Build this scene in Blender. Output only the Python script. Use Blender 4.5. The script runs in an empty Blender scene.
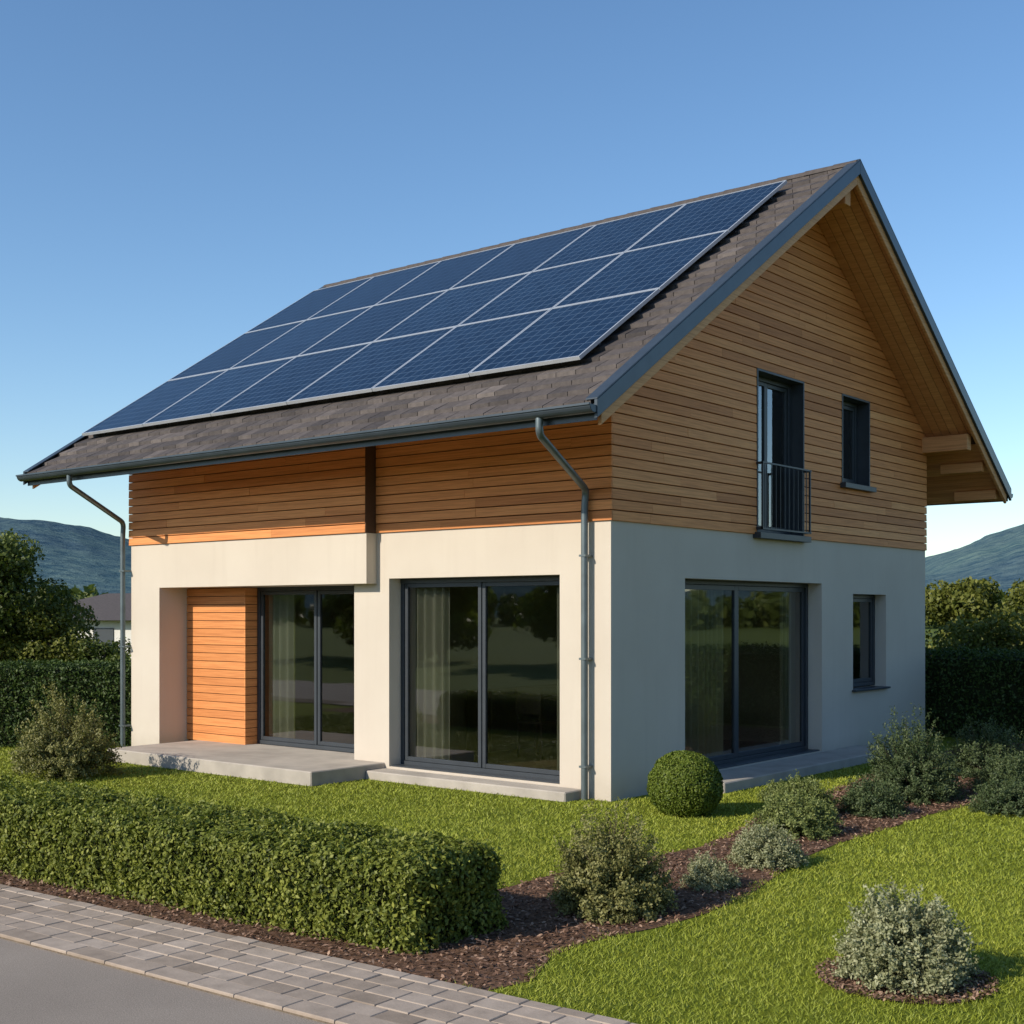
import bpy, math, random
import numpy as np
from mathutils import Vector, Matrix
random.seed(7); rng = np.random.default_rng(11)
S = bpy.context.scene
COL = S.collection

# ------------------------------------------------------------------ materials
def new_mat(name, base=(.5,.5,.5), rough=.7, metal=0.0, spec=.5):
    m = bpy.data.materials.new(name); m.use_nodes = True
    nt = m.node_tree; b = nt.nodes['Principled BSDF']
    b.inputs['Base Color'].default_value = (*base, 1)
    b.inputs['Roughness'].default_value = rough
    b.inputs['Metallic'].default_value = metal
    b.inputs['Specular IOR Level'].default_value = spec
    return m, nt, b
def N(nt, t, **kw):
    n = nt.nodes.new(t)
    for k, v in kw.items(): setattr(n, k, v)
    return n
def coords(nt, scale=(1,1,1), out='Object'):
    tc = N(nt,'ShaderNodeTexCoord'); mp = N(nt,'ShaderNodeMapping')
    mp.inputs['Scale'].default_value = scale
    nt.links.new(tc.outputs[out], mp.inputs['Vector']); return mp.outputs[0]
def noise(nt, vec, scale, detail=4, rough=.55):
    n = N(nt,'ShaderNodeTexNoise'); n.inputs['Scale'].default_value = scale
    n.inputs['Detail'].default_value = detail; n.inputs['Roughness'].default_value = rough
    nt.links.new(vec, n.inputs['Vector']); return n.outputs['Fac']
def ramp(nt, fac, stops):
    r = N(nt,'ShaderNodeValToRGB'); e = r.color_ramp.elements
    while len(e) < len(stops): e.new(.5)
    for i,(p,c) in enumerate(stops):
        e[i].position = p; e[i].color = (*c,1)
    nt.links.new(fac, r.inputs['Fac']); return r.outputs['Color']
def mixc(nt, a, b, fac, mode='MIX'):
    n = N(nt,'ShaderNodeMix', data_type='RGBA', blend_type=mode)
    if hasattr(fac,'links'): nt.links.new(fac, n.inputs[0])
    else: n.inputs[0].default_value = fac
    ia = [s for s in n.inputs if s.name=='A' and s.type=='RGBA'][0]
    ib = [s for s in n.inputs if s.name=='B' and s.type=='RGBA'][0]
    for sock, v in ((ia,a),(ib,b)):
        if hasattr(v,'links'): nt.links.new(v, sock)
        else: sock.default_value = (*v,1)
    return [s for s in n.outputs if s.type=='RGBA'][0]
def math_(nt, op, a, b=0.0, clamp=False):
    n = N(nt,'ShaderNodeMath', operation=op, use_clamp=clamp)
    for i,v in enumerate((a,b)):
        if hasattr(v,'links'): nt.links.new(v, n.inputs[i])
        else: n.inputs[i].default_value = v
    return n.outputs[0]
def bump(nt, b, h, strength=.3, dist=.01):
    n = N(nt,'ShaderNodeBump'); n.inputs['Strength'].default_value = strength
    n.inputs['Distance'].default_value = dist
    nt.links.new(h, n.inputs['Height']); nt.links.new(n.outputs[0], b.inputs['Normal'])
def attr(nt, name='rnd'):
    a = N(nt,'ShaderNodeAttribute', attribute_name=name); return a.outputs['Fac']

def m_stucco():
    m,nt,b = new_mat('stucco',(.5,.48,.44),.92,spec=.2)
    v = coords(nt)
    big = noise(nt,v,.9,5); c = ramp(nt,big,[(.3,(.55,.485,.405)),(.7,(.60,.535,.45))])
    vs = coords(nt,(6,6,.5)); st = noise(nt,vs,1.2,5)
    c = mixc(nt,c,(.51,.445,.37),math_(nt,'MULTIPLY',math_(nt,'SUBTRACT',st,.52,True),1.2,True))
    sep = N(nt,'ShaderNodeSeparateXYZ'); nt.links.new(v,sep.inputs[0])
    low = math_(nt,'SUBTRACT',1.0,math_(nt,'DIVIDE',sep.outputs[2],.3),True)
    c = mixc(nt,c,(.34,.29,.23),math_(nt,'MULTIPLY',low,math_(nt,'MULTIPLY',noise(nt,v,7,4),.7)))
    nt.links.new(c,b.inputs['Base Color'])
    bump(nt,b,noise(nt,v,130,3,.7),.35,.006); return m
def m_wood(name, lo, mid, hi, grain_axis=2):
    m,nt,b = new_mat(name,mid,.62,spec=.3)
    r = attr(nt)
    sc = [1.6,1.6,1.6]; sc[grain_axis] = 55
    v = coords(nt,tuple(sc))
    off = N(nt,'ShaderNodeCombineXYZ'); k = math_(nt,'MULTIPLY',r,73.0)
    for i in range(3): nt.links.new(k,off.inputs[i])
    add = N(nt,'ShaderNodeVectorMath',operation='ADD'); nt.links.new(v,add.inputs[0]); nt.links.new(off.outputs[0],add.inputs[1])
    g = noise(nt,add.outputs[0],1.0,6,.65)
    c = ramp(nt,r,[(0,lo),(.5,mid),(1,hi)])
    dk = ramp(nt,g,[(.3,(.74,.66,.60)),(.6,(1.05,1.03,1.0))])
    c = mixc(nt,c,dk,1.0,'MULTIPLY')
    nt.links.new(c,b.inputs['Base Color'])
    bump(nt,b,g,.25,.004); return m
def m_simple(name, base, rough, metal=0, nscale=8, var=.15, bs=0.0, spec=.5):
    m,nt,b = new_mat(name,base,rough,metal,spec)
    v = coords(nt); n = noise(nt,v,nscale,4)
    lo = tuple(x*(1-var) for x in base); hi = tuple(min(1,x*(1+var)) for x in base)
    nt.links.new(ramp(nt,n,[(.3,lo),(.7,hi)]),b.inputs['Base Color'])
    if bs: bump(nt,b,noise(nt,v,nscale*12,3),bs,.004)
    return m
def m_attr(name, stops, rough=.85, nscale=20, bs=.3, dist=.006, var=.35, spec=.3):
    m,nt,b = new_mat(name,stops[0][1],rough,spec=spec)
    v = coords(nt); n = noise(nt,v,nscale,5)
    c = ramp(nt,attr(nt),stops)
    c = mixc(nt,c,ramp(nt,n,[(.25,(1-var,)*3),(.75,(1+var*.4,)*3)]),1.0,'MULTIPLY')
    nt.links.new(c,b.inputs['Base Color'])
    bump(nt,b,noise(nt,v,nscale*6,4),bs,dist); return m
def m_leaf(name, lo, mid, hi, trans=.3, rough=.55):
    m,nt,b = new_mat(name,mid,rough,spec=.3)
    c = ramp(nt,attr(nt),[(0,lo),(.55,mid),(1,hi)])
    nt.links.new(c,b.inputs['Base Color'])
    if trans<=0: return m
    t = N(nt,'ShaderNodeBsdfTranslucent'); nt.links.new(mixc(nt,c,(1.0,1.1,.6),1.0,'MULTIPLY'),t.inputs[0])
    mx = N(nt,'ShaderNodeMixShader'); mx.inputs[0].default_value = trans
    nt.links.new(b.outputs[0],mx.inputs[1]); nt.links.new(t.outputs[0],mx.inputs[2])
    nt.links.new(mx.outputs[0],nt.nodes['Material Output'].inputs[0]); return m
def m_glass():
    m = bpy.data.materials.new('window_glass'); m.use_nodes=True; nt=m.node_tree
    nt.nodes.remove(nt.nodes['Principled BSDF'])
    t = N(nt,'ShaderNodeBsdfTransparent'); t.inputs[0].default_value=(.80,.81,.72,1)
    g = N(nt,'ShaderNodeBsdfGlossy'); g.inputs['Roughness'].default_value=.02; g.inputs[0].default_value=(.97,.98,1,1)
    f = N(nt,'ShaderNodeFresnel'); f.inputs[0].default_value=1.8
    bp = N(nt,'ShaderNodeBump'); bp.inputs['Strength'].default_value=.10; bp.inputs['Distance'].default_value=.02
    nt.links.new(noise(nt,coords(nt),.9,1),bp.inputs['Height']); nt.links.new(bp.outputs[0],g.inputs['Normal'])
    mx = N(nt,'ShaderNodeMixShader'); nt.links.new(math_(nt,'MULTIPLY',f.outputs[0],1.55,True),mx.inputs[0])
    nt.links.new(t.outputs[0],mx.inputs[1]); nt.links.new(g.outputs[0],mx.inputs[2])
    nt.links.new(mx.outputs[0],nt.nodes['Material Output'].inputs[0]); return m
def m_panel():
    m,nt,b = new_mat('solar_cells',(.02,.05,.12),.28,spec=.25)
    v = coords(nt); sep = N(nt,'ShaderNodeSeparateXYZ'); nt.links.new(v,sep.inputs[0])
    def line(sock, pitch, w):
        fr = math_(nt,'FRACT',math_(nt,'ADD',math_(nt,'DIVIDE',sock,pitch),50.0))
        d = math_(nt,'ABSOLUTE',math_(nt,'SUBTRACT',fr,.5))
        return math_(nt,'GREATER_THAN',d,.5-w)
    lx = line(sep.outputs[0],.1455,.034); ly = line(sep.outputs[1],.1735,.032)
    cell = math_(nt,'MAXIMUM',lx,ly)
    bus = line(sep.outputs[0],.0485,.02)
    oi = N(nt,'ShaderNodeObjectInfo')
    fl = N(nt,'ShaderNodeVectorMath',operation='SNAP'); nt.links.new(v,fl.inputs[0]); fl.inputs[1].default_value=(.1455,.1735,1)
    wn = N(nt,'ShaderNodeTexWhiteNoise'); nt.links.new(fl.outputs[0],wn.inputs[0])
    c = ramp(nt,wn.outputs[0],[(0,(.003,.010,.028)),(1,(.007,.019,.045))])
    c = mixc(nt,c,ramp(nt,oi.outputs['Random'],[(0,(.75,.8,.85)),(1,(1.25,1.2,1.15))]),1.0,'MULTIPLY')
    c = mixc(nt,c,(.02,.04,.075),math_(nt,'MULTIPLY',bus,.4))
    c = mixc(nt,c,(.09,.135,.20),math_(nt,'MULTIPLY',cell,.75))
    nt.links.new(c,b.inputs['Base Color'])
    return m
M = {}
M['stucco']=m_stucco()
M['wood']=m_wood('larch_siding',(.55,.215,.070),(.73,.305,.105),(.84,.40,.155))
M['soffit']=m_wood('soffit_wood',(.54,.25,.10),(.64,.325,.135),(.72,.40,.18))
M['tile']=m_attr('roof_tile',[(0,(.050,.042,.040)),(.6,(.098,.082,.075)),(1,(.16,.135,.122))],.8,14,.3)
M['metal']=m_simple('anthracite_metal',(.05,.065,.08),.38,.3,5,.12)
M['pipe']=m_simple('grey_zinc',(.13,.16,.17),.42,.5,6,.15)
M['frame']=m_simple('window_frame',(.035,.042,.05),.45,0,6,.1)
M['alu']=m_simple('aluminium',(.62,.65,.68),.35,.5,6,.06)
M['cells']=m_panel(); M['glass']=m_glass()
M['concrete']=m_simple('concrete',(.40,.36,.31),.9,0,3,.15,.3,.2)
M['dark']=m_simple('backing',(.08,.04,.02),.9,0,4,.1)
M['inwall']=m_simple('interior_plaster',(.42,.40,.33),.9,0,2,.05)
M['infloor']=m_simple('interior_floor',(.30,.22,.15),.5,0,3,.15)
M['curtain']=m_leaf('curtain_fabric',(.55,.54,.47),(.6,.59,.52),(.65,.64,.57),.35,.9)
M['furn']=m_simple('dark_furniture',(.07,.05,.04),.5,0,5,.2)

# ------------------------------------------------------------------ mesh builder
class MB:
    def __init__(s): s.v=[]; s.f=[]; s.m=[]; s.r=[]
    def hexa(s, p, mi=0, r=None):
        b=len(s.v); s.v += [tuple(q) for q in p]; r = random.random() if r is None else r
        s.r += [r]*8
        for q in ((0,3,2,1),(4,5,6,7),(0,1,5,4),(1,2,6,5),(2,3,7,6),(3,0,4,7)):
            s.f.append(tuple(b+i for i in q)); s.m.append(mi)
    def box(s,x0,x1,y0,y1,z0,z1,mi=0,r=None,T=None):
        p=[(x0,y0,z0),(x1,y0,z0),(x1,y1,z0),(x0,y1,z0),(x0,y0,z1),(x1,y0,z1),(x1,y1,z1),(x0,y1,z1)]
        if T: p=[T(*q) for q in p]
        s.hexa(p,mi,r)
    def quad(s,pts,mi=0,r=0.5):
        b=len(s.v); s.v+= [tuple(q) for q in pts]; s.r+=[r]*len(pts); s.f.append(tuple(range(b,b+len(pts)))); s.m.append(mi)
    def obj(s,name,mats,parent=None,recalc=True,bevel=0,smooth=False):
        me=bpy.data.meshes.new(name); me.from_pydata(s.v,[],s.f)
        for m in mats: me.materials.append(M[m] if isinstance(m,str) else m)
        me.polygons.foreach_set('material_index',s.m)
        a=me.attributes.new('rnd','FLOAT','POINT'); a.data.foreach_set('value',s.r)
        if recalc:
            import bmesh
            bm=bmesh.new(); bm.from_mesh(me); bmesh.ops.recalc_face_normals(bm,faces=bm.faces); bm.to_mesh(me); bm.free()
        if smooth: me.polygons.foreach_set('use_smooth',[True]*len(me.polygons))
        me.update(); o=bpy.data.objects.new(name,me); COL.objects.link(o)
        if parent: o.parent=parent
        if bevel:
            bv=o.modifiers.new('bevel','BEVEL'); bv.width=bevel; bv.segments=1; bv.limit_method='ANGLE'
        return o
def empty(name):
    e=bpy.data.objects.new(name,None); e.empty_display_size=.2; COL.objects.link(e); return e

# ------------------------------------------------------------------ HOUSE
W=8.38; D=8.61; ZB=2.98; RY=4.305; RZ=7.71; SL=.657
XR=.82; XL=-9.10; YE=1.389; DT=-.13   # DT: underside of the roof deck
PL=-7.70                              # inner edge of the left pier
zt=lambda y: RZ-SL*abs(y-RY)
house=empty('detached_house')
Tf=lambda u,w,z:(u,-w,z)
Tr=lambda u,w,z:(w,u,z)
Tl=lambda u,w,z:(-W-w,u,z)
Tb=lambda u,w,z:(u,D+w,z)

def wall(mb,u0,u1,z0,z1,w0,w1,ops,T,mi=0):
    us=sorted({u0,u1,*[a for o in ops for a in o[:2]]}); zs=sorted({z0,z1,*[a for o in ops for a in o[2:]]})
    def solid(i,j):
        if i<0 or j<0 or i>=len(us)-1 or j>=len(zs)-1: return False
        cu=(us[i]+us[i+1])/2; cz=(zs[j]+zs[j+1])/2
        return not any(o[0]<cu<o[1] and o[2]<cz<o[3] for o in ops)
    for i in range(len(us)-1):
        for j in range(len(zs)-1):
            if not solid(i,j): continue
            a,b,c,d=us[i],us[i+1],zs[j],zs[j+1]
            for w in (w0,w1): mb.quad([T(a,w,c),T(b,w,c),T(b,w,d),T(a,w,d)],mi)
            if not solid(i-1,j): mb.quad([T(a,w0,c),T(a,w1,c),T(a,w1,d),T(a,w0,d)],mi)
            if not solid(i+1,j): mb.quad([T(b,w0,c),T(b,w1,c),T(b,w1,d),T(b,w0,d)],mi)
            if not solid(i,j-1): mb.quad([T(a,w0,c),T(b,w0,c),T(b,w1,c),T(a,w1,c)],mi)
            if not solid(i,j+1): mb.quad([T(a,w0,d),T(b,w0,d),T(b,w1,d),T(a,w1,d)],mi)
mb=MB()
wall(mb,-3.9,0,0,ZB,-.3,0,[(-3.29,-.68,.13,2.42)],Tf)
wall(mb,.3,D,0,ZB,-.3,0,[(1.478,4.98,.13,2.40),(5.965,7.107,.91,2.27)],Tr)
mb.box(-W,-3.5,-.18,.62,2.36,ZB-.003)
mb.box(-W,PL,-.18,.62,0,2.36)
mb.box(-W,-W+.3,.62,D,0,ZB)
mb.box(-W+.3,-.3,D-.3,D,0,ZB)
mb.box(-3.9,-3.6,.3,.62,0,2.36)
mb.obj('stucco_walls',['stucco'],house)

mb=MB()
mb.box(-7.45,-3.36,-1.2,.5,-.05,.17)
mb.box(PL,-3.9,.5,.62,-.05,.13)
mb.obj('entrance_slab',['concrete'],house,bevel=.012)
mb=MB(); mb.box(-3.355,-.35,-.34,-.004,-.05,.105); mb.obj('window_step',['concrete'],house,bevel=.012)
mb=MB(); mb.box(.004,.62,1.3,6.1,-.05,.12); mb.obj('side_terrace',['concrete'],house,bevel=.012)

mb=MB()
def upcol(mb,T,w0,w1,edges,ops):
    for a,b in zip(edges[:-1],edges[1:]):
        cu=(a+b)/2
        za,zb_=zt(a)+DT,zt(b)+DT
        o=[q for q in ops if q[0]<=cu<=q[1]]
        if o:
            o=o[0]
            if o[2]>ZB+.02: mb.hexa([T(a,w0,ZB),T(b,w0,ZB),T(b,w1,ZB),T(a,w1,ZB),T(a,w0,o[2]),T(b,w0,o[2]),T(b,w1,o[2]),T(a,w1,o[2])])
            lo=o[3]
        else: lo=ZB
        mb.hexa([T(a,w0,lo),T(b,w0,lo),T(b,w1,lo),T(a,w1,lo),T(a,w0,za),T(b,w0,zb_),T(b,w1,zb_),T(a,w1,za)])
RH=.115
gops=[(3.12,4.40,ZB,ZB+18*RH),(5.546,6.47,ZB+7*RH,ZB+18*RH)]
upcol(mb,Tr,-.3,-.01,[.0,3.12,RY,4.40,5.546,6.47,D],gops)
upcol(mb,Tl,-.3,-.01,[.0,RY,D],[])
mb.box(-W+.3,-.3,.01,.3,ZB,zt(0)+DT-.02); mb.box(-W+.01,-3.51,-.165,.01,ZB,zt(-.18)+DT-.02)
mb.box(-W+.3,-.3,D-.3,D-.01,ZB,zt(0)+DT-.02)
mb.obj('upper_wall_structure',['dark'],house)

def boards(mb,T,L,R,ztop,ops,off):
    k=0
    while True:
        z0=ZB+k*RH; z1=z0+RH-.009
        if z0>=ztop-.02: break
        z1=min(z1,ztop); k+=1
        l0,r0,l1,r1=L(z0),R(z0),L(z1),R(z1)
        if r1-l1<.05: l1=r1=(l1+r1)/2
        zc=(z0+z1)/2
        xs=[(o[0],o[1]) for o in ops if o[2]<zc<o[3]]
        segs=[]; cur=(l0,l1)
        for a,b in sorted(xs): segs.append((cur[0],cur[1],a,a)); cur=(b,b)
        segs.append((cur[0],cur[1],r0,r1))
        for a0,a1,b0,b1 in segs:
            pts=[]; x=max(a0,a1)+random.uniform(.6,3.2)
            while x<min(b0,b1)-.5: pts.append(x); x+=random.uniform(1.6,3.6)
            st=[(a0,a1)]+[(p,p) for p in pts]+[(b0,b1)]
            for (c0,c1),(d0,d1) in zip(st[:-1],st[1:]):
                g=.0015; o0=off-.024; o1=off+random.uniform(-.0015,.0015)
                if c0!=a0: c0+=g;c1+=g
                if d0!=b0: d0-=g;d1-=g
                mb.hexa([T(c0,o0,z0),T(d0,o0,z0),T(d0,o1,z0+.004),T(c0,o1,z0+.004),T(c1,o0,z1),T(d1,o0,z1),T(d1,o1-.004,z1),T(c1,o1-.004,z1)],0,
                        min(1,max(0,random.gauss(.5,.2))))
mb=MB()
ylo=lambda z: max(0.0, RY-(RZ+DT+.02-z)/SL)
yhi=lambda z: min(D, RY+(RZ+DT+.02-z)/SL)
boards(mb,Tr,ylo,yhi,RZ+DT,gops,.028)
boards(mb,Tl,ylo,yhi,RZ+DT,[],.028)
ft=zt(0)+DT+.01
boards(mb,Tf,lambda z:-3.498,lambda z:.026,ft,[],.028)
boards(mb,Tf,lambda z:-W-.026,lambda z:-3.5,ft-.1,[],.208)
boards(mb,lambda u,w,z:(-W-w,u,z),lambda z:-.182,lambda z:-.001,ft-.1,[],.026)
boards(mb,Tb,lambda z:-W,lambda z:.0,ft,[],.028)
k=0
while .17+k*RH<2.36:
    z0=.17+k*RH; z1=min(z0+RH-.009,2.358); k+=1
    mb.box(PL+.002,-6.40,.29,.315,z0,z1,0,min(1,max(0,random.gauss(.2,.12)))); mb.box(-6.40,-6.376,.29,.5,z0,z1,0,.3)
mb.obj('wood_siding',['wood'],house)
mb=MB()
mb.box(PL+.002,-6.41,.316,.618,.13,2.358)
mb.box(-3.5,-3.488,-.2,-.03,ZB,ft-.12)  # dark strip paints the shade on the side of the projecting bay
mb.obj('backing_and_shade_strip',['dark'],house)

# roof
mb=MB()
def sbox(mb,x0,x1,ya,yb,ta,tb,ba,bb,mi=0,r=None):
    mb.hexa([(x0,ya,zt(ya)+ba),(x1,ya,zt(ya)+ba),(x1,yb,zt(yb)+bb),(x0,yb,zt(yb)+bb),
             (x0,ya,zt(ya)+ta),(x1,ya,zt(ya)+ta),(x1,yb,zt(yb)+tb),(x0,yb,zt(yb)+tb)],mi,r)
for ya,yb in ((-YE,RY),(RY,D+YE)): sbox(mb,XL+.02,XR-.02,ya,yb,-.03,-.03,DT,DT)
mb.obj('roof_deck',['dark'],house)
mb=MB()
for side in (0,1):
    my=(lambda y:y) if side==0 else (lambda y:2*RY-y)
    y=-YE
    while y<-.2:
        a,b=my(y),my(y+.142); sbox(mb,XL+.03,XR-.03,min(a,b),max(a,b),DT,DT,DT-.02,DT-.02,0,random.random()); y+=.15
    for x0,x1 in ((.0,XR-.05),(XL+.05,-W-.03)):
        x=x0+.03
        while x<x1-.05:
            a,b=my(-.02),my(RY-.001); sbox(mb,x,min(x+.125,x1),min(a,b),max(a,b),DT,DT,DT-.022,DT-.022,0,random.random()); x+=.132
    for x0,x1 in ((XR-.045,XR),(XL,XL+.045)):
        a,b=my(-YE+.06),my(RY); sbox(mb,x0,x1,min(a,b),max(a,b),-.10,-.10,-.245,-.245,0,.6)
for y in (D-.1,RY-.09):
    z=zt(y)+DT-.08
    mb.box(-W-.4,XR-.09,y-.08,y+.08,z-.24,z,0,.4)
for y in (D+.55,D+1.15): mb.box(.05,XR-.1,y-.05,y+.05,zt(y)+DT-.17,zt(y)+DT-.02,0,.5)
mb.obj('roof_timber',['soffit'],house,bevel=.006)
mb=MB(); CY=.235; ncy=int((RY+YE+.04)/CY)+1; TW=.25
for side in (0,1):
    my=(lambda y:y) if side==0 else (lambda y:2*RY-y)
    for k in range(ncy):
        y0=-YE-.045+k*CY; y1=min(y0+CY+.05,RY+.0)
        x=XL+.05-(TW/2 if k%2 else 0)
        while x<XR-.05:
            a=max(x+.004,XL+.05); b=min(x+TW-.004,XR-.05)
            if b-a>.03:
                j=random.uniform(-.004,.004); r=min(1,max(0,random.gauss(.48,.2)))
                A,B=my(y0),my(y1)
                p=[(a,A,zt(y0)+.005),(b,A,zt(y0)+.005),(b,B,zt(y1)-.03),(a,B,zt(y1)-.03),
                   (a,A,zt(y0)+.053+j),(b,A,zt(y0)+.053+j),(b,B,zt(y1)+.0),(a,B,zt(y1)+.0)]
                mb.hexa(p,0,r)
            x+=TW
mb.obj('roof_tiles',['tile'],house)
mb=MB(); x=XL+.02
while x<XR-.02:
    x1=min(x+.42,XR+.02); n=8
    for i in range(n):
        t0=math.pi*(i/n); t1=math.pi*((i+1)/n)
        def P(xx,t,R): return (xx,RY+math.cos(t)*R,RZ-.015+math.sin(t)*R*.75)
        R0,R1=.115,.105
        mb.hexa([P(x,t0,R0-.02),P(x1,t0,R1-.02),P(x1,t1,R1-.02),P(x,t1,R0-.02),P(x,t0,R0),P(x1,t0,R1),P(x1,t1,R1),P(x,t1,R0)],0,.5)
    x+=.40
mb.obj('ridge_caps',['tile'],house)
mb=MB()
for side in (0,1):
    my=(lambda y:y) if side==0 else (lambda y:2*RY-y)
    a,b=sorted((my(-YE-.06),my(RY)))
    for x0,x1,xc0,xc1 in ((XR+.001,XR+.04,XR-.1,XR+.04),(XL-.04,XL-.001,XL-.04,XL+.1)):
        sbox(mb,x0,x1,a,b,.06,.06,-.115,-.115); sbox(mb,xc0,xc1,a,b,.078,.078,.061,.061)
    a,b=sorted((my(-YE-.012),my(-YE-.001))); sbox(mb,XL+.0,XR,a,b,0,0,DT-.03,DT-.03)
mb.obj('verge_trim',['metal'],house,bevel=.004)
def gutter(mb,y,z,x0,x1,R=.075,n=10):
    for i in range(n):
        t0=math.pi+math.pi*i/n; t1=math.pi+math.pi*(i+1)/n
        P=lambda xx,t,r:(xx,y+math.cos(t)*r,z+math.sin(t)*r)
        mb.hexa([P(x0,t0,R),P(x1,t0,R),P(x1,t1,R),P(x0,t1,R),P(x0,t0,R-.006),P(x1,t0,R-.006),P(x1,t1,R-.006),P(x0,t1,R-.006)])
        for xe in (x0,x1): mb.quad([(xe,y,z),P(xe,t0,R-.001),P(xe,t1,R-.001)])
    mb.box(x0,x1,y-R-.012,y-R+.006,z-.008,z+.012)
    x=x0+.3
    while x<x1:
        mb.box(x,x+.025,y-R-.004,y+R+.02,z+.004,z+.010)
        x+=.75
mb=MB(); gz=zt(-YE)-.035
gutter(mb,-YE-.095,gz,XL-.02,XR+.03); gutter(mb,D+YE+.095,gz,XL-.02,XR+.03)
mb.obj('gutters',['metal'],house,recalc=True)
def pipe(name,pts,R=.045,mat='pipe'):
    cu=bpy.data.curves.new(name,'CURVE'); cu.dimensions='3D'; cu.bevel_depth=R; cu.bevel_resolution=4; cu.use_fill_caps=True
    P=[Vector(p) for p in pts]; out=[P[0]]
    for i in range(1,len(P)-1):
        a=(P[i-1]-P[i]); b=(P[i+1]-P[i]); l=min(.14,a.length*.45,b.length*.45)
        A=P[i]+a.normalized()*l; B=P[i]+b.normalized()*l
        for k in range(7):
            t=k/6; out.append(A*(1-t)**2+P[i]*2*t*(1-t)+B*t*t)
    out.append(P[-1])
    sp=cu.splines.new('POLY'); sp.points.add(len(out)-1)
    for q,p in zip(sp.points,out): q.co=(*p,1)
    cu.materials.append(M[mat]); o=bpy.data.objects.new(name,cu); COL.objects.link(o); o.parent=house; return o
gy=-YE-.095
pipe('downpipe_front',[(.2,gy,gz-.06),(.2,gy,gz-.22),(-.26,-.09,gz-.62),(-.28,-.09,gz-.8),(-.28,-.09,.0)],.038)
pipe('downpipe_entrance',[(-7.9,gy,gz-.06),(-7.9,gy,gz-.2),(-8.44,-.27,gz-.62),(-8.46,-.27,gz-.8),(-8.46,-.27,0)],.036)
mb=MB()
for z in (.35,1.5,2.6): 
    mb.box(-.323,-.237,-.133,-.0,z,z+.022); mb.box(-8.50,-8.38,-.31,-.18,z,z+.022)
mb.obj('pipe_brackets',['pipe'],house)

# windows
fr=MB(); gl=MB()
def window(T,u0,u1,z0,z1,w,splits,ft=.055,dep=.07,sash=.05):
    for a,b,c,d in ((u0,u0+ft,z0,z1),(u1-ft,u1,z0,z1),(u0+ft,u1-ft,z1-ft,z1),(u0+ft,u1-ft,z0,z0+ft)):
        fr.box(a,b,w-dep,w,c,d,T=T)
    ed=[u0+ft]+splits+[u1-ft]
    for i,(a,b) in enumerate(zip(ed[:-1],ed[1:])):
        a+=.003;b-=.003; ws=w-.012-(i%2)*.012; c=z0+ft+.003; d=z1-ft-.003
        for q in ((a,a+sash,c,d),(b-sash,b,c,d),(a+sash,b-sash,d-sash,d),(a+sash,b-sash,c,c+sash)):
            fr.box(q[0],q[1],ws-.045,ws,q[2],q[3],T=T)
        gl.quad([T(a+sash,ws-.022,c+sash),T(b-sash,ws-.022,c+sash),T(b-sash,ws-.022,d-sash),T(a+sash,ws-.022,d-sash)])
window(Tf,-3.288,-.682,.132,2.418,-.2,[-1.99])
window(Tf,-6.374,-3.902,.172,2.358,-.5,[-5.16])
window(Tr,1.48,4.978,.132,2.398,-.2,[3.05],sash=.06)
window(Tr,5.967,7.105,.93,2.268,-.17,[])
window(Tr,3.15,4.37,ZB+.03,ZB+18*RH-.03,-.15,[3.72])
window(Tr,5.576,6.44,ZB+7*RH+.03,ZB+18*RH-.03,-.15,[])
for o in gops:
    a,b,c,d=o
    for q in ((a,a+.03,c,d),(b-.03,b,c,d),(a+.03,b-.03,d-.03,d)): fr.box(q[0],q[1],-.25,.035,q[2],q[3],T=Tr)
    fr.box(a-.05,b+.05,-.25,.11,c-.045 if c>ZB+.1 else c-.05,c+.025,T=Tr)
fr.box(5.93,7.14,-.16,.06,.885,.912,T=Tr)
fr.box(-3.27,-.7,-.19,-.02,.131,.145,T=Tf); fr.box(1.5,4.96,-.19,-.02,.131,.145,T=Tr)
fr.box(-3.285,-.685,-.29,-.19,2.36,2.419,T=Tf)
fr.obj('window_frames',['frame'],house,bevel=.003)
gl.obj('window_glass',['glass'],house,recalc=False)
rl=MB(); a,b=3.10,4.42; z0,z1=ZB+.06,ZB+.90
for z in (z0,z1-.02): rl.box(a,b,.10,.122,z,z+.02,T=Tr)
u=a
while u<=b: rl.box(u,u+.007,.106,.114,z0,z1,T=Tr); u+=.12
for u in (a,b-.03):
    rl.box(u,u+.03,.03,.125,z1-.03,z1,T=Tr); rl.box(u,u+.03,.03,.125,z0,z0+.03,T=Tr); rl.box(u,u+.02,.10,.123,z0,z1,T=Tr)
rl.obj('balcony_railing',['frame'],house)

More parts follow.
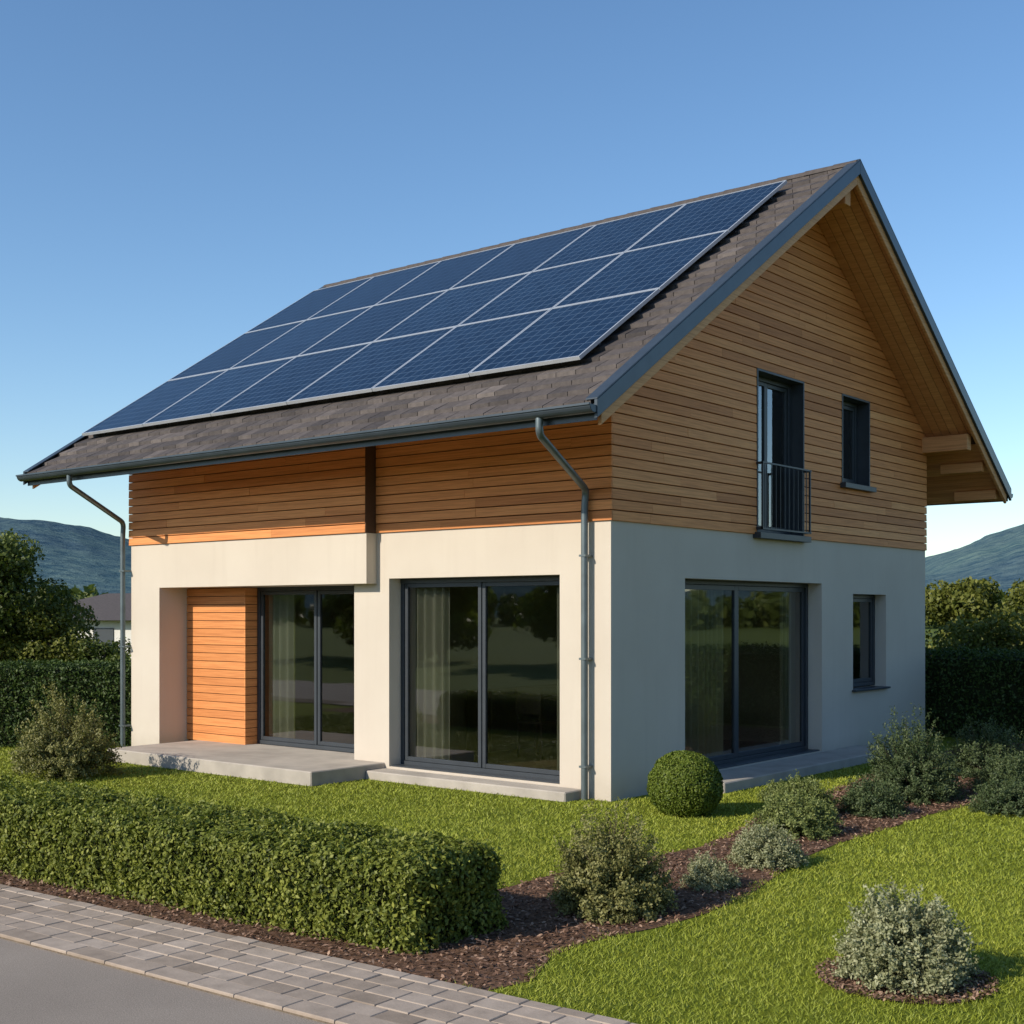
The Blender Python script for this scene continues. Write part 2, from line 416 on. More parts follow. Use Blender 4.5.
# interior
mb=MB()
mb.box(-W+.31,-.31,.63,D-.31,.05,.128,1); mb.box(-3.59,-.31,.31,.63,.05,.127,1)
mb.box(-W+.31,-.31,.63,D-.31,2.7,2.97,0); mb.box(-3.59,-.31,.31,.63,2.7,2.969,0)
mb.box(-4.0,-3.85,.63,5.2,.13,2.7,0)
mb.box(-W+.31,-3.86,5.2,5.35,.13,2.7,0); mb.box(-3.0,-.31,5.5,5.65,.13,2.7,0)
mb.box(-4.6,-.31,7.5,7.6,2.98,5.3,0); mb.box(-3.5,-3.4,2.6,7.5,2.98,5.3,0)
mb.obj('interior_rooms',['inwall','infloor'],house)
mb=MB()
mb.box(-2.9,-1.3,2.3,3.2,.84,.88)
for x in (-2.85,-1.4):
    for y in (2.35,3.1): mb.box(x,x+.06,y,y+.06,.128,.84)
for cx,cy,s in ((-2.5,1.95,1),(-1.75,1.95,1),(-2.5,3.55,-1),(-1.75,3.55,-1)):
    mb.box(cx-.21,cx+.21,cy-.2,cy+.2,.57,.61)
    yb=cy-s*.2; mb.box(cx-.21,cx+.21,min(yb,yb-s*.03),max(yb,yb-s*.03),.7,1.05)
    for dx in (-.2,.17):
        for dy in (-.2,.17): mb.box(cx+dx,cx+dx+.03,cy+dy,cy+dy+.03,.128,.57)
        mb.box(cx+dx,cx+dx+.03,yb-.015,yb+.015,.61,.75)
mb.box(-3.8,-3.35,2.0,4.4,.128,.95)
mb.box(-7.6,-5.6,4.4,5.15,.128,.55); mb.box(-7.6,-5.6,4.95,5.15,.55,.95)
mb.box(-6.6,-6.0,2.6,3.3,.4,.44)
for x in (-6.55,-6.1):
    for y in (2.65,3.2): mb.box(x,x+.04,y,y+.04,.128,.4)
mb.obj('interior_furniture',['furn'],house,bevel=.006)
mb=MB()
def curtain(T,u0,u1,w,z0,z1):
    n=int((u1-u0)/.012); pts=[]
    for i in range(n+1):
        u=u0+(u1-u0)*i/n; pts.append((u,w+.035*math.sin(i*.62+math.sin(i*.11)*1.5)))
    for (ua,wa),(ub,wb) in zip(pts[:-1],pts[1:]):
        mb.quad([T(ua,wa,z0),T(ub,wb,z0),T(ub,wb,z1),T(ua,wa,z1)],0,.5)
curtain(Tf,-3.25,-2.65,-.36,.16,2.5); curtain(Tf,-1.0,-.72,-.38,.16,2.5)
curtain(Tf,-6.3,-5.75,-.66,.2,2.5); curtain(Tf,-4.45,-4.02,-.68,.2,2.5)
curtain(Tr,1.9,3.0,-.36,.16,2.5); curtain(Tr,4.5,4.9,-.38,.16,2.5)
curtain(Tr,3.3,3.75,-.35,3.0,5.0)
mb.obj('curtains',['curtain'],house,recalc=False,smooth=True)

# solar panels
ang=math.atan(SL); cs,sn=math.cos(ang),math.sin(ang)
px0,px1,py0,py1=-8.90,.08,-.60,3.90
pw=(px1-px0)/6; ph=(py1-py0)/cs/3
mb=MB(); a=pw/2-.006; b=ph/2-.006; t=.018
mb.box(-a+t,a-t,-b+t,b-t,.0,.034,1)
for q in ((-a,-a+t,-b,b),(a-t,a,-b,b),(-a+t,a-t,-b,-b+t),(-a+t,a-t,b-t,b)): mb.box(q[0],q[1],q[2],q[3],-.002,.038,0)
p0=mb.obj('solar_panel',['alu','cells'],house); pm=p0.data
first=True
for i in range(6):
    for j in range(3):
        o=p0 if first else bpy.data.objects.new('solar_panel',pm)
        if not first: COL.objects.link(o); o.parent=house
        first=False
        yy=py0+(j+.5)*ph*cs; xx=px0+(i+.5)*pw
        n=.10
        o.location=(xx,yy-sn*n,zt(yy)+cs*n); o.rotation_euler=(ang+random.uniform(-.002,.002),0,0)
mb=MB()
for j in range(3):
    for f in (.25,.75):
        yy=py0+(j+f)*ph*cs; sbox(mb,px0+.02,px1-.06,yy-.02,yy+.02,.105,.105,.06,.06)
        x=px0+.3
        while x<px1: mb.box(x,x+.04,yy-.02,yy+.02,zt(yy)-.01,zt(yy)+.08); x+=1.1
mb.obj('panel_rails',['metal'],house)

# ------------------------------------------------------------------ GROUND
def YP(x): return -6.31+.0505*(x+1.015)
PWID=.86
def m_lawn():
    m,nt,b=new_mat('lawn_soil',(.06,.1,.02),.95,spec=.1)
    v=coords(nt); c=ramp(nt,noise(nt,v,1.1,6),[(.3,(.12,.155,.014)),(.7,(.18,.21,.024))])
    c=mixc(nt,c,ramp(nt,noise(nt,v,60,4,.7),[(.3,(.6,.6,.6)),(.7,(1.3,1.25,1.1))]),1.0,'MULTIPLY')
    nt.links.new(c,b.inputs['Base Color']); bump(nt,b,noise(nt,v,90,4,.7),.6,.02); return m
M['lawn']=m_lawn()
def m_field():
    m,nt,b=new_mat('field_grass',(.06,.1,.02),.95,spec=.1)
    v=coords(nt); c=ramp(nt,noise(nt,v,.03,6),[(.3,(.07,.10,.018)),(.7,(.13,.16,.03))])
    nt.links.new(c,b.inputs['Base Color']); bump(nt,b,noise(nt,v,2,4,.7),.5,.1); return m
M['field']=m_field()
def m_asphalt():
    m,nt,b=new_mat('asphalt',(.1,.1,.1),.9,spec=.3)
    v=coords(nt); g=noise(nt,v,150,3,.8); c=ramp(nt,g,[(.32,(.195,.162,.13)),(.5,(.285,.24,.198)),(.72,(.44,.38,.32))])
    c=mixc(nt,c,ramp(nt,noise(nt,v,.8,5),[(.3,(.84,.84,.84)),(.7,(1.08,1.08,1.08))]),1.0,'MULTIPLY')
    nt.links.new(c,b.inputs['Base Color']); bump(nt,b,g,.5,.006); return m
M['asphalt']=m_asphalt()
M['mulch_base']=m_simple('mulch_soil',(.14,.08,.05),.95,0,30,.5,.8,.1)
M['paver']=m_attr('paver_stone',[(0,(.29,.228,.175)),(.5,(.37,.297,.235)),(1,(.44,.36,.29))],.88,9,.35,.004,.25)
M['joint']=m_simple('paver_joint_sand',(.17,.135,.10),.95,0,40,.3,.3,.1)
def sheet(name,pts,z,mat):
    me=bpy.data.meshes.new(name); me.from_pydata([(x,y,z) for x,y in pts],[],[tuple(range(len(pts)))])
    me.materials.append(M[mat]); o=bpy.data.objects.new(name,me); COL.objects.link(o); return o
sheet('ground',[(-3000,-3000),(3000,-3000),(3000,3000),(-3000,3000)],0,'field')
lawn=sheet('lawn',[(-22,YP(-22)),(22,YP(22)),(22,9.6),(-22,9.6)],.004,'lawn')
bed=[(-12,YP(-12)),(3.42,YP(3.42)),(3.5,-5.75),(3.28,-5.3),(3.25,-4.9),(3.38,-4.3),(3.42,-3.8),(3.36,-3.1),(3.2,-2.4),(3.02,-1.6),(2.95,-.8),(2.98,.2),(2.95,1.3),(3.1,2.6),(3.3,4),(3.4,8.9),(.9,8.9),(.9,5.2),(1.3,3.2),(1.5,1.8),(1.6,.9),(1.68,.2),(1.95,-.8),(2.12,-1.7),(2.05,-2.3),(1.93,-2.8),(1.85,-3.4),(1.88,-4.0),(1.8,-4.6),(1.2,-4.85),(-12,-5.6)]
sheet('mulch_bed',bed,.008,'mulch_base')
sheet('road',[(-60,YP(-60)-PWID),(60,YP(60)-PWID),(60,-13),(-60,-13)],.006,'asphalt')
pav=MB(); th=math.atan(.0505); c_,s_=math.cos(th),math.sin(th)
def TP(u,v,z): 
    return (u*c_-v*s_, YP(0)+u*s_+v*c_, z)
pav.box(-22,22,-PWID+.002,0,-.05,.014,1,T=TP)
rows=[(0,.10,.20),(.10,.25,.24),(.25,.40,.21),(.40,.55,.24),(.55,.70,.22),(.70,.86,.36)]
for k,(a,b,wd) in enumerate(rows):
    u=-13-random.random()*.2
    while u<12:
        w=wd*random.uniform(.85,1.15) if 0<k<5 else wd
        g=.0035; zz=.024+random.uniform(-.002,.002)+(.006 if k==5 else 0); e=.005
        u0,u1,v0,v1=u+g,u+w-g,-b+g,-a-g
        r=min(1,max(0,random.gauss(.5,.25)+(.1 if k==5 else 0)))
        q=[(u0+e,v0+e,zz),(u1-e,v0+e,zz),(u1-e,v1-e,zz),(u0+e,v1-e,zz)]
        L=[(u0,v0,zz-e),(u1,v0,zz-e),(u1,v1,zz-e),(u0,v1,zz-e)]
        Bt=[(a_,b_,-.02) for a_,b_,_ in L]
        for i in range(4):
            j=(i+1)%4; pav.quad([TP(*L[i]),TP(*L[j]),TP(*q[j]),TP(*q[i])],0,r)
            pav.quad([TP(*Bt[i]),TP(*Bt[j]),TP(*L[j]),TP(*L[i])],0,r)
        pav.quad([TP(*x) for x in q],0,r)
        u+=w
pav.obj('paver_sidewalk',['paver','joint'],None,recalc=False)

# ------------------------------------------------------------------ foliage
def np_mesh(name,V,nper,rnd,mat,parent=None):
    n=len(V)//nper
    me=bpy.data.meshes.new(name); me.vertices.add(len(V)); me.vertices.foreach_set('co',V.astype(np.float32).ravel())
    me.loops.add(len(V)); me.loops.foreach_set('vertex_index',np.arange(len(V),dtype=np.int32))
    me.polygons.add(n); me.polygons.foreach_set('loop_start',np.arange(0,len(V),nper,dtype=np.int32))
    try: me.polygons.foreach_set('loop_total',np.full(n,nper,dtype=np.int32))
    except Exception: pass
    a=me.attributes.new('rnd','FLOAT','POINT'); a.data.foreach_set('value',np.repeat(rnd,nper).astype(np.float32))
    me.materials.append(M[mat]); me.update(calc_edges=True); me.validate()
    o=bpy.data.objects.new(name,me); COL.objects.link(o)
    if parent: o.parent=parent
    return o
def unit(a): return a/np.maximum(1e-9,np.linalg.norm(a,axis=1,keepdims=True))
def leafV(P,Nn,L,Wd,Tdir=None):
    n=len(P); q=rng.normal(size=(n,3)) if Tdir is None else Tdir
    Nn=unit(Nn); t=unit(q-(q*Nn).sum(1,keepdims=True)*Nn); b=np.cross(Nn,t)
    L=np.broadcast_to(L,(n,))[:,None]; Wd=np.broadcast_to(Wd,(n,))[:,None]
    V=np.stack([P-t*L/2,P+b*Wd/2+Nn*Wd*.15,P+t*L/2,P-b*Wd/2+Nn*Wd*.15],1)
    return V.reshape(-1,3)
_k=rng.normal(size=(12,3)); _p=rng.uniform(0,6.28,12)
def nz(P,s):
    r=0
    for i in range(12): r=r+np.sin((P@_k[i])*s*(1+.25*i)+_p[i])/(1+.25*i)
    return r/3.2
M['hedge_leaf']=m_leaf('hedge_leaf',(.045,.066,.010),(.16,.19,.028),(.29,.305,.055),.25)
M['hedge_dark']=m_leaf('dark_hedge_leaf',(.018,.038,.008),(.052,.090,.018),(.10,.14,.032),.25)
M['box_leaf']=m_leaf('boxwood_leaf',(.04,.075,.008),(.13,.175,.02),(.22,.26,.04),.25)
M['shrub_leaf']=m_leaf('shrub_leaf',(.07,.078,.024),(.205,.20,.065),(.35,.33,.13),.25)
M['sage_leaf']=m_leaf('grey_sage_leaf',(.12,.135,.06),(.29,.30,.155),(.48,.48,.30),.25)
M['green_leaf']=m_leaf('green_shrub_leaf',(.06,.085,.022),(.175,.21,.06),(.29,.32,.11),.25)
M['deep_leaf']=m_leaf('deep_green_leaf',(.026,.05,.02),(.078,.11,.042),(.145,.18,.075),.25)
M['tree_leaf']=m_leaf('tree_leaf',(.032,.052,.010),(.09,.12,.022),(.16,.185,.042),.25)
M['autumn_leaf']=m_leaf('olive_green_leaf',(.058,.074,.012),(.14,.153,.024),(.23,.23,.05),.25)
M['street_leaf_bright']=m_leaf('brightened_street_leaf',(.06,.08,.015),(.17,.21,.035),(.28,.31,.06),.45)  # light put into the leaf colour: tree sides mirrored in the windows are unlit
M['grass']=m_leaf('grass_blade',(.155,.19,.016),(.25,.29,.03),(.36,.37,.055),0)
M['core']=m_simple('twig_core',(.025,.03,.012),.95,0,6,.3,0,.1)
M['bark']=m_simple('bark',(.09,.065,.045),.9,0,12,.3,.5,.2)
M['chip']=m_attr('bark_chip',[(0,(.08,.043,.028)),(.6,(.23,.13,.085)),(1,(.44,.29,.20))],.9,30,.3)

def hedge(name,cx,cy,ang_,L,Wd,H,n,leaf,mat,lump=.035,asp=.6):
    areas=np.array([L*Wd,L*H,L*H,Wd*H,Wd*H]); w=areas/areas.sum()
    f=rng.choice(5,size=n,p=w); u=rng.uniform(-1,1,n); v=rng.uniform(-1,1,n)
    P=np.zeros((n,3)); Nn=np.zeros((n,3))
    m=f==0; P[m]=np.c_[u[m]*L/2,v[m]*Wd/2,np.full(m.sum(),H)]; Nn[m]=(0,0,1)
    for k,sg in ((1,-1),(2,1)):
        m=f==k; P[m]=np.c_[u[m]*L/2,np.full(m.sum(),sg*Wd/2),(v[m]+1)/2*H]; Nn[m]=(0,sg,0)
    for k,sg in ((3,-1),(4,1)):
        m=f==k; P[m]=np.c_[np.full(m.sum(),sg*L/2),u[m]*Wd/2,(v[m]+1)/2*H]; Nn[m]=(sg,0,0)
    r=.12; C=P.copy(); C[:,0]=np.clip(P[:,0],-L/2+r,L/2-r); C[:,1]=np.clip(P[:,1],-Wd/2+r,Wd/2-r); C[:,2]=np.clip(P[:,2],0,H-r)
    d=P-C; dl=np.linalg.norm(d,axis=1,keepdims=True); d=d/np.maximum(dl,1e-6); P=C+d*np.minimum(dl,r); Nn=unit(d+Nn*.05)
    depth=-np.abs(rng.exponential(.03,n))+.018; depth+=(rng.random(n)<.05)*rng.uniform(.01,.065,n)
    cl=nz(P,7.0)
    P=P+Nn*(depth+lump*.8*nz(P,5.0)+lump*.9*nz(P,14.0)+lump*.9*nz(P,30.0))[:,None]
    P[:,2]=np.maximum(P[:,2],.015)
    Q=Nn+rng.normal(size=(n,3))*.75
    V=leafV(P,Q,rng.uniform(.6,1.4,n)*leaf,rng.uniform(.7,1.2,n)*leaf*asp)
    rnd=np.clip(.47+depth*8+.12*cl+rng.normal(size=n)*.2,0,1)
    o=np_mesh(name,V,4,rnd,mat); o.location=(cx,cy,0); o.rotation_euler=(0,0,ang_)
    i=.10
    k=MB(); k.box(-L/2+i,L/2-i,-Wd/2+i,Wd/2-i,0,H-i); k.obj('core',['core'],o)
    return o
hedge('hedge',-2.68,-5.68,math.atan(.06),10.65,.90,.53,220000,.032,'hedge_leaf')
hedge('hedge',-11.7,-1.9,math.radians(39.4),7.2,.8,1.22,60000,.05,'hedge_dark',.04)
hedge('hedge',3.0,9.7,0,24,.9,1.36,110000,.055,'hedge_dark',.05)

def shrub(name,x,y,R,H,mat,stems=260,per=55,leaf=.022,asp=.45,up=.5,irr=.14,z0=0.0,twig=True):
    az=rng.uniform(0,2*math.pi,stems); el=np.arccos(1-rng.uniform(0,1,stems)*.96)
    D0=np.c_[np.sin(el)*np.cos(az),np.sin(el)*np.sin(az),np.cos(el)]
    ext=1/np.sqrt((D0[:,0]**2+D0[:,1]**2)/R**2+D0[:,2]**2/H**2)
    Ln=ext*rng.uniform(.78,1.06,stems)*(1+irr*nz(D0*2,1.5))
    base=np.c_[rng.normal(size=(stems,2))*R*.13,np.zeros(stems)]
    s=np.repeat(np.arange(stems),per); t=rng.uniform(.25,1.0,len(s))**.65
    P=base[s]*(1-t)[:,None]+D0[s]*(Ln[s]*t)[:,None]
    P[:,2]+=up*.12*H*np.sin(t*math.pi)
    P+=rng.normal(size=P.shape)*leaf*.6
    P[:,2]=np.maximum(P[:,2],.012)
    T=unit(D0[s]*(1.0)+rng.normal(size=P.shape)*.7+np.array([0,0,up*.6]))
    Nn=unit(rng.normal(size=P.shape)+D0[s]*.9)
    V=leafV(P,Nn,leaf*rng.uniform(.7,1.4,len(s)),leaf*asp*rng.uniform(.8,1.2,len(s)),T)
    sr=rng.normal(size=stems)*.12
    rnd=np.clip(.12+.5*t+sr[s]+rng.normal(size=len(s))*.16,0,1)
    o=np_mesh(name,V,4,rnd,mat); o.location=(x,y,z0)
    if twig:
        k=MB()
        for i in range(0,stems,3):
            b=base[i]; e=D0[i]*Ln[i]*.85; e=e+np.array([0,0,up*.08*H]); a=.004
            k.hexa([(b[0]-a,b[1]-a,0),(b[0]+a,b[1]-a,0),(b[0]+a,b[1]+a,0),(b[0]-a,b[1]+a,0),(e[0]-.001,e[1]-.001,e[2]),(e[0]+.001,e[1]-.001,e[2]),(e[0]+.001,e[1]+.001,e[2]),(e[0]-.001,e[1]+.001,e[2])])
        k.obj('twigs',['bark'],o)
    return o
def boxball(name,x,y,R,H,n,leaf,mat):
    D0=unit(rng.normal(size=(n,3))); D0[:,2]=np.where(D0[:,2]<-.75,-D0[:,2],D0[:,2])
    dep=1-rng.exponential(.05,n)+.03*nz(D0,4)+.03*nz(D0,11)
    P=D0*np.array([R,R,H*.56])*dep[:,None]; P[:,2]+=H*.46; P[:,2]=np.maximum(P[:,2],.012)
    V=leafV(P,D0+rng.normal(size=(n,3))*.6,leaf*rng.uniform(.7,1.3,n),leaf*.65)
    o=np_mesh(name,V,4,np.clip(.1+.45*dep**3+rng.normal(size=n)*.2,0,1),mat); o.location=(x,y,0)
    bpy.ops.mesh.primitive_ico_sphere_add(subdivisions=3,radius=1); c=bpy.context.object; c.name='core'; c.scale=(R*.86,R*.86,H*.46); c.location=(0,0,H*.46)
    c.data.materials.append(M['core']); c.parent=o
    return o
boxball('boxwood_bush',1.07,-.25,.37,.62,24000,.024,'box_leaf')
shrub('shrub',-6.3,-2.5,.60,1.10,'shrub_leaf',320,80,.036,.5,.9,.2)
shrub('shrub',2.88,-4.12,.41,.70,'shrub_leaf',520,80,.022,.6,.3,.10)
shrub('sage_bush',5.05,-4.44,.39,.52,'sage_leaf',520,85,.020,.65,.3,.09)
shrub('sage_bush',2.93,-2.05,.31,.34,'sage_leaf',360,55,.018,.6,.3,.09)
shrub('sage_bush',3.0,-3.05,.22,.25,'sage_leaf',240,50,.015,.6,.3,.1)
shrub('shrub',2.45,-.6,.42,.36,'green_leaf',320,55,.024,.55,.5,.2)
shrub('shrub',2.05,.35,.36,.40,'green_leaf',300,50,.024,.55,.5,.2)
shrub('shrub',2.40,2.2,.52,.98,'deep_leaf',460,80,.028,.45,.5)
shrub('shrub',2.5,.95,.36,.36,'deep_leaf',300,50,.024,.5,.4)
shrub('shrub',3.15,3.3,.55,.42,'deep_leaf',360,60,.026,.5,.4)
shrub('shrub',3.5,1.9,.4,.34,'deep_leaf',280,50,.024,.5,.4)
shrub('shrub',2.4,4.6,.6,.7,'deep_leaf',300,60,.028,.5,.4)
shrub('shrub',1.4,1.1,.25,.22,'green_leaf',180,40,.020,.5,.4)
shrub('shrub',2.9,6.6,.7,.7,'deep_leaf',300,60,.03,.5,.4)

def inpoly(x,y,poly):
    r=np.zeros(len(x),bool); j=len(poly)-1
    for i in range(len(poly)):
        xi,yi=poly[i]; xj,yj=poly[j]
        c=((yi>y)!=(yj>y))&(x<(xj-xi)*(y-yi)/((yj-yi) if yj!=yi else 1e-9)+xi); r^=c; j=i
    return r
n=150000; x=rng.uniform(-5,3.6,n); y=rng.uniform(-6.7,9,n)
keep=inpoly(x,y,bed)&((x>1.0)|(y<-5.5)); x,y=x[keep],y[keep]; n=len(x)
P=np.c_[x,y,rng.uniform(.008,.035,n)]; Q=np.c_[rng.normal(size=(n,2))*.45,np.ones(n)]
np_mesh('bark_mulch',leafV(P,Q,rng.uniform(.015,.05,n),rng.uniform(.008,.022,n)),4,rng.random(n),'chip',parent=bpy.data.objects['mulch_bed'])

camx,camy=7.85,-11.24
n=1500000; x=rng.uniform(-11,14,n); y=rng.uniform(-6.9,5,n)
d=np.hypot(x-camx,y-camy)
wob=.05*np.sin(x*7+y*3)+.04*np.sin(y*13)
keep=(rng.random(n)<np.minimum(1,(7.2/d)**1.7))
keep&=(y>YP(x)+.0)&~inpoly(x+wob,y+wob*.5,bed)&~((x>-W-.05)&(x<.05)&(y>-.02))&~((x>-7.5)&(x<-3.3)&(y>-1.22)&(y<.2))&~((x>-3.4)&(x<-.3)&(y>-.36)&(y<.2))&~((x>-.1)&(x<.65)&(y>1.25)&(y<6.2))
keep&=~(np.hypot(x-5.05,(y+4.44))<.40+.05*np.sin(8*np.arctan2(y+4.44,x-5.05)))
x,y,d=x[keep],y[keep],d[keep]; n=len(x)
XY=np.c_[x,y,x*0]
h=rng.uniform(.012,.034,n)*(1+.15*nz(XY,2.5)); w=.0030*np.maximum(1,d/7); a=rng.uniform(0,6.28,n)
lean=rng.normal(size=(n,2))*.8*h[:,None]
B=np.c_[x,y,np.full(n,.003)]; sx=np.c_[np.cos(a)*w,np.sin(a)*w,np.zeros(n)]
V=np.stack([B-sx,B+sx,B+np.c_[lean,h]],1).reshape(-1,3)
np_mesh('grass_blades',V,3,np.clip(.5+.2*rng.normal(size=n)+.2*nz(XY,.9)+.13*nz(XY,6),0,1),'grass',parent=lawn)
sheet('soil_ring',[(5.05+.46*math.cos(t*.3927),-4.44+.46*math.sin(t*.3927)) for t in range(16)],.009,'mulch_base').parent=bpy.data.objects['mulch_bed']
n=3500; rr=.48*np.sqrt(rng.random(n)); aa=rng.uniform(0,6.28,n)
P=np.c_[5.05+rr*np.cos(aa),-4.44+rr*np.sin(aa),rng.uniform(.012,.03,n)]
np_mesh('soil_ring_chips',leafV(P,np.c_[rng.normal(size=(n,2))*.45,np.ones(n)],rng.uniform(.015,.04,n),.014),4,rng.random(n),'chip',parent=bpy.data.objects['mulch_bed'])

# trees
def tree(name,x,y,H,R,mat,n=14000,leaf=.12,blobs=16,low=.18):
    k=MB()
    def limb(p,q,r0,r1,seg=6):
        p=Vector(p); q=Vector(q); dz=(q-p).normalized(); a=dz.orthogonal().normalized(); b=dz.cross(a)
        for i in range(seg):
            t0=2*math.pi*i/seg; t1=2*math.pi*(i+1)/seg
            A=lambda t,r,c: tuple(c+a*math.cos(t)*r+b*math.sin(t)*r)
            k.quad([A(t0,r0,p),A(t1,r0,p),A(t1,r1,q),A(t0,r1,q)],0,.5)
    C=[]
    for i in range(blobs):
        az=random.uniform(0,6.28); rr=R*.72*math.sqrt(random.random()); zz=random.uniform(low+.15,.88)*H
        sh=math.sqrt(max(.1,1-((zz/H-.52)/.5)**2)); C.append((rr*sh*math.cos(az),rr*sh*math.sin(az),zz,R*random.uniform(.26,.46)))
    C.append((0,0,H-R*.35,R*.35))
    limb((0,0,0),(0,0,H*.5),R*.07+.02,R*.04); limb((0,0,H*.5),(0,0,H*.85),R*.04,.01)
    for c in C: limb((0,0,min(c[2]*.75,H*.6)),c[:3],R*.025,.008,5)
    o=k.obj(name,['bark'],None,recalc=False); o.location=(x,y,0)
    Ca=np.array(C); s=rng.choice(len(C),n,p=(Ca[:,3]**2)/np.sum(Ca[:,3]**2))
    D0=unit(rng.normal(size=(n,3))); rad=Ca[s,3]*(1-np.abs(rng.normal(size=n))*.22)*(1+.25*nz(D0+Ca[s,:3],3))
    P=Ca[s,:3]+D0*rad[:,None]*np.array([1,1,.8]); P[:,2]=np.maximum(P[:,2],.05)
    V=leafV(P,D0+rng.normal(size=(n,3))*.8,leaf*rng.uniform(.6,1.3,n),leaf*.7)
    rnd=np.clip(.40+.2*D0[:,2]+rng.normal(size=n)*.17+(np.arange(len(C))[s]%5-2)*.06,0,1)
    np_mesh('foliage',V,4,rnd,mat,parent=o); return o
tree('tree',-20.2,4.4,3.75,1.9,'tree_leaf',20000,.11,24)
tree('tree',-22.8,3.2,3.9,1.9,'tree_leaf',12000,.12)
tree('tree',-21.6,6.2,2.65,1.5,'autumn_leaf',14000,.10,20,low=.0)
tree('tree',-17.9,5.6,1.45,1.0,'tree_leaf',7000,.08,low=.0)
tree('tree',-19.0,4.9,2.15,1.3,'autumn_leaf',10000,.09,low=.0)
tree('tree',-3.6,20.6,3.0,1.5,'autumn_leaf',12000,.12,low=.05)
tree('tree',-1.6,19.0,2.7,1.4,'autumn_leaf',12000,.11,low=.05)
tree('tree',.6,18.6,2.9,1.5,'tree_leaf',12000,.11,low=.05)
tree('tree',-6.0,20.0,3.1,1.6,'tree_leaf',10000,.12,low=.05)
tree('tree',2.8,18.0,3.3,1.6,'autumn_leaf',10000,.12,low=.05)
tree('tree',-1.0,14.5,2.0,1.2,'autumn_leaf',9000,.09,low=.0)
tree('tree',1.6,14.0,2.0,1.2,'autumn_leaf',9000,.09,low=.0)
for i in range(16):
    tree('tree',-34+i*3.6+random.uniform(-1,1),-29+random.uniform(-2,2),random.uniform(4.5,6.5),random.uniform(2.2,3.0),'street_leaf_bright',5000,.28,14,low=.0)
for i in range(10):
    tree('tree',27+random.uniform(-2,2),-16+i*4.2,random.uniform(4.5,6.5),random.uniform(2.2,3.0),'street_leaf_bright',5000,.28,14,low=.0)

n=120000; az=rng.uniform(0,2*math.pi,n); cl=np.floor(az*90); hh=rng.uniform(0,1,int(90*6.3)+2)[cl.astype(int)]
rad=rng.uniform(0,1,n)*25+150+60*hh
D0=unit(rng.normal(size=(n,3)))
hc=(3.0+3.8*hh)*(0.75+.25*np.sin((az*90-cl)*math.pi))
P=np.c_[7.85+np.cos(az)*rad,-11.24+np.sin(az)*rad,rng.uniform(0,1,n)**.7*hc]
np_mesh('distant_trees',leafV(P,D0,1.5*rng.uniform(.6,1.3,n),1.1),4,np.clip(.3+.4*hh+rng.normal(size=n)*.15,0,1),'tree_leaf')

# hills: soft, wooded ridges
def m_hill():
    m,nt,b=new_mat('hazy_forest_hill',(.1,.15,.18),1.0,spec=0.0)
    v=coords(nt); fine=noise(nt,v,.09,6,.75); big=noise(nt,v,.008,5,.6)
    c=ramp(nt,fine,[(.40,(.050,.098,.135)),(.60,(.125,.185,.195))])  # distance haze painted into the forest as blue-grey colour
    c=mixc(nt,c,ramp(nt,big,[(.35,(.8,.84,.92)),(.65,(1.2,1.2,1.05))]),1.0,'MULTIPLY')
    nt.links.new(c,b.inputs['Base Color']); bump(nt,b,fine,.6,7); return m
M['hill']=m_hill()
vs=[];fs=[]; NA=1800; rads=[450,525,600,680,760,830,900,960,1020,1070,1120,1160,1200,1250,1300,1375,1450]
prof=[math.sin(math.pi/2*min(1,(r-450)/750))**1.4 if r<=1200 else math.cos((r-1200)/250*1.1) for r in rads]
f0=math.degrees(math.atan2(.7737,-.6335))
hx_=np.array([(7.85+rd*math.cos(math.radians(i*360/NA)),-11.24+rd*math.sin(math.radians(i*360/NA)),0) for i in range(NA) for rd in rads])
bumps=(5*nz(hx_,.012)+1.8*nz(hx_,.05)+1.1*nz(hx_,.16)).reshape(NA,len(rads))
for i in range(NA):
    a=i*360/NA; rel=(a-f0+180)%360-180
    if rel>0: h=38+40*math.exp(-((rel-23)/8)**2)
    else: h=24+60*math.exp(-((-rel-24)/6.5)**2)
    h+=2.5*math.sin(a*.22)+1.8*math.sin(a*.6+1)
    for q,(rd,p) in enumerate(zip(rads,prof)):
        ar=math.radians(a); vs.append((7.85+rd*math.cos(ar),-11.24+rd*math.sin(ar),h*p+bumps[i,q]*min(1,p*1.5)-.5))
R_=len(rads)
for i in range(NA):
    j=(i+1)%NA
    for k in range(R_-1): fs.append((i*R_+k,i*R_+k+1,j*R_+k+1,j*R_+k))
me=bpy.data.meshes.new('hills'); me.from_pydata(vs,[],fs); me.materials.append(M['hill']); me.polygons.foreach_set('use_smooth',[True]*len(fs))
COL.objects.link(bpy.data.objects.new('hills',me))

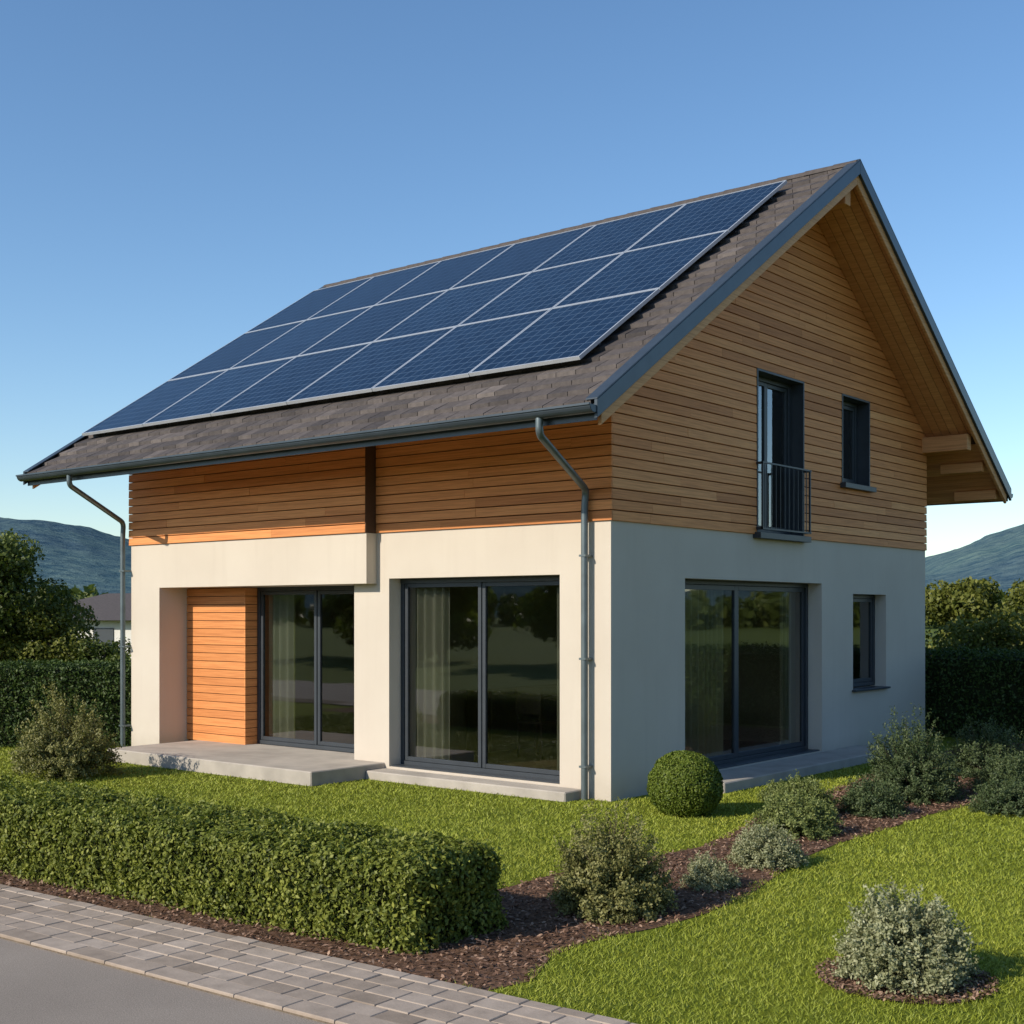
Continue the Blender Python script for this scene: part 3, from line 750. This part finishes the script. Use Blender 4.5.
# neighbour house
nb=empty('neighbor_house')
M['nwall']=m_simple('neighbor_render',(.6,.58,.54),.9,0,1,.06)
mb=MB(); mb.box(-3,3,-2.6,2.6,0,1.75); mb.obj('walls',['nwall'],nb)
mb=MB()
def hip(z0,z1,hx,hy,rx):
    b=[(-hx,-hy,z0),(hx,-hy,z0),(hx,hy,z0),(-hx,hy,z0)]; r=[(-rx,0,z1),(rx,0,z1)]
    mb.quad([b[0],b[1],r[1],r[0]]); mb.quad([b[1],b[2],r[1]]); mb.quad([b[2],b[3],r[0],r[1]]); mb.quad([b[3],b[0],r[0]]); mb.quad(b)
hip(1.76,2.7,3.5,3.1,1.2); mb.obj('roof',['tile'],nb)
mb=MB()
for x in (-2.0,.8): mb.box(x,x+.9,-2.63,-2.59,.7,1.5)
mb.obj('windows',['frame'],nb)
nb.location=(-31.5,15.6,0); nb.rotation_euler=(0,0,math.radians(12))

# ------------------------------------------------------------------ light, sky, camera
hx,hy=.30,.954; el=math.radians(29)
trav=Vector((hx*math.cos(el),hy*math.cos(el),-math.sin(el))).normalized()
ld=bpy.data.lights.new('sun','SUN'); ld.energy=5.0; ld.angle=math.radians(.5); ld.color=(1,.91,.77)
lo=bpy.data.objects.new('sun',ld); COL.objects.link(lo); lo.rotation_euler=trav.to_track_quat('-Z','Y').to_euler()
w=bpy.data.worlds.new('World'); S.world=w; w.use_nodes=True; nt=w.node_tree
sk=nt.nodes.new('ShaderNodeTexSky'); sk.sky_type='NISHITA'; sk.sun_disc=False
sk.sun_elevation=el; sk.sun_rotation=math.atan2(-hx,-hy); sk.air_density=1.0; sk.dust_density=.35; sk.ozone_density=2.6
hs=nt.nodes.new('ShaderNodeHueSaturation'); hs.inputs['Saturation'].default_value=1.12; hs.inputs['Value'].default_value=1.12
bg=nt.nodes['Background']; bg.inputs[1].default_value=.15
nt.links.new(sk.outputs[0],hs.inputs['Color']); nt.links.new(hs.outputs[0],bg.inputs[0])
cd=bpy.data.cameras.new('camera'); cam=bpy.data.objects.new('camera',cd); COL.objects.link(cam)
cam.location=(camx,camy,2.0); cam.rotation_euler=(math.pi/2,0,math.radians(39.31))
cd.sensor_width=36; cd.lens=45.42; cd.shift_y=.0986; cd.clip_end=6000
S.camera=cam
S.view_settings.view_transform='Standard'; S.view_settings.look='None'; S.view_settings.exposure=0
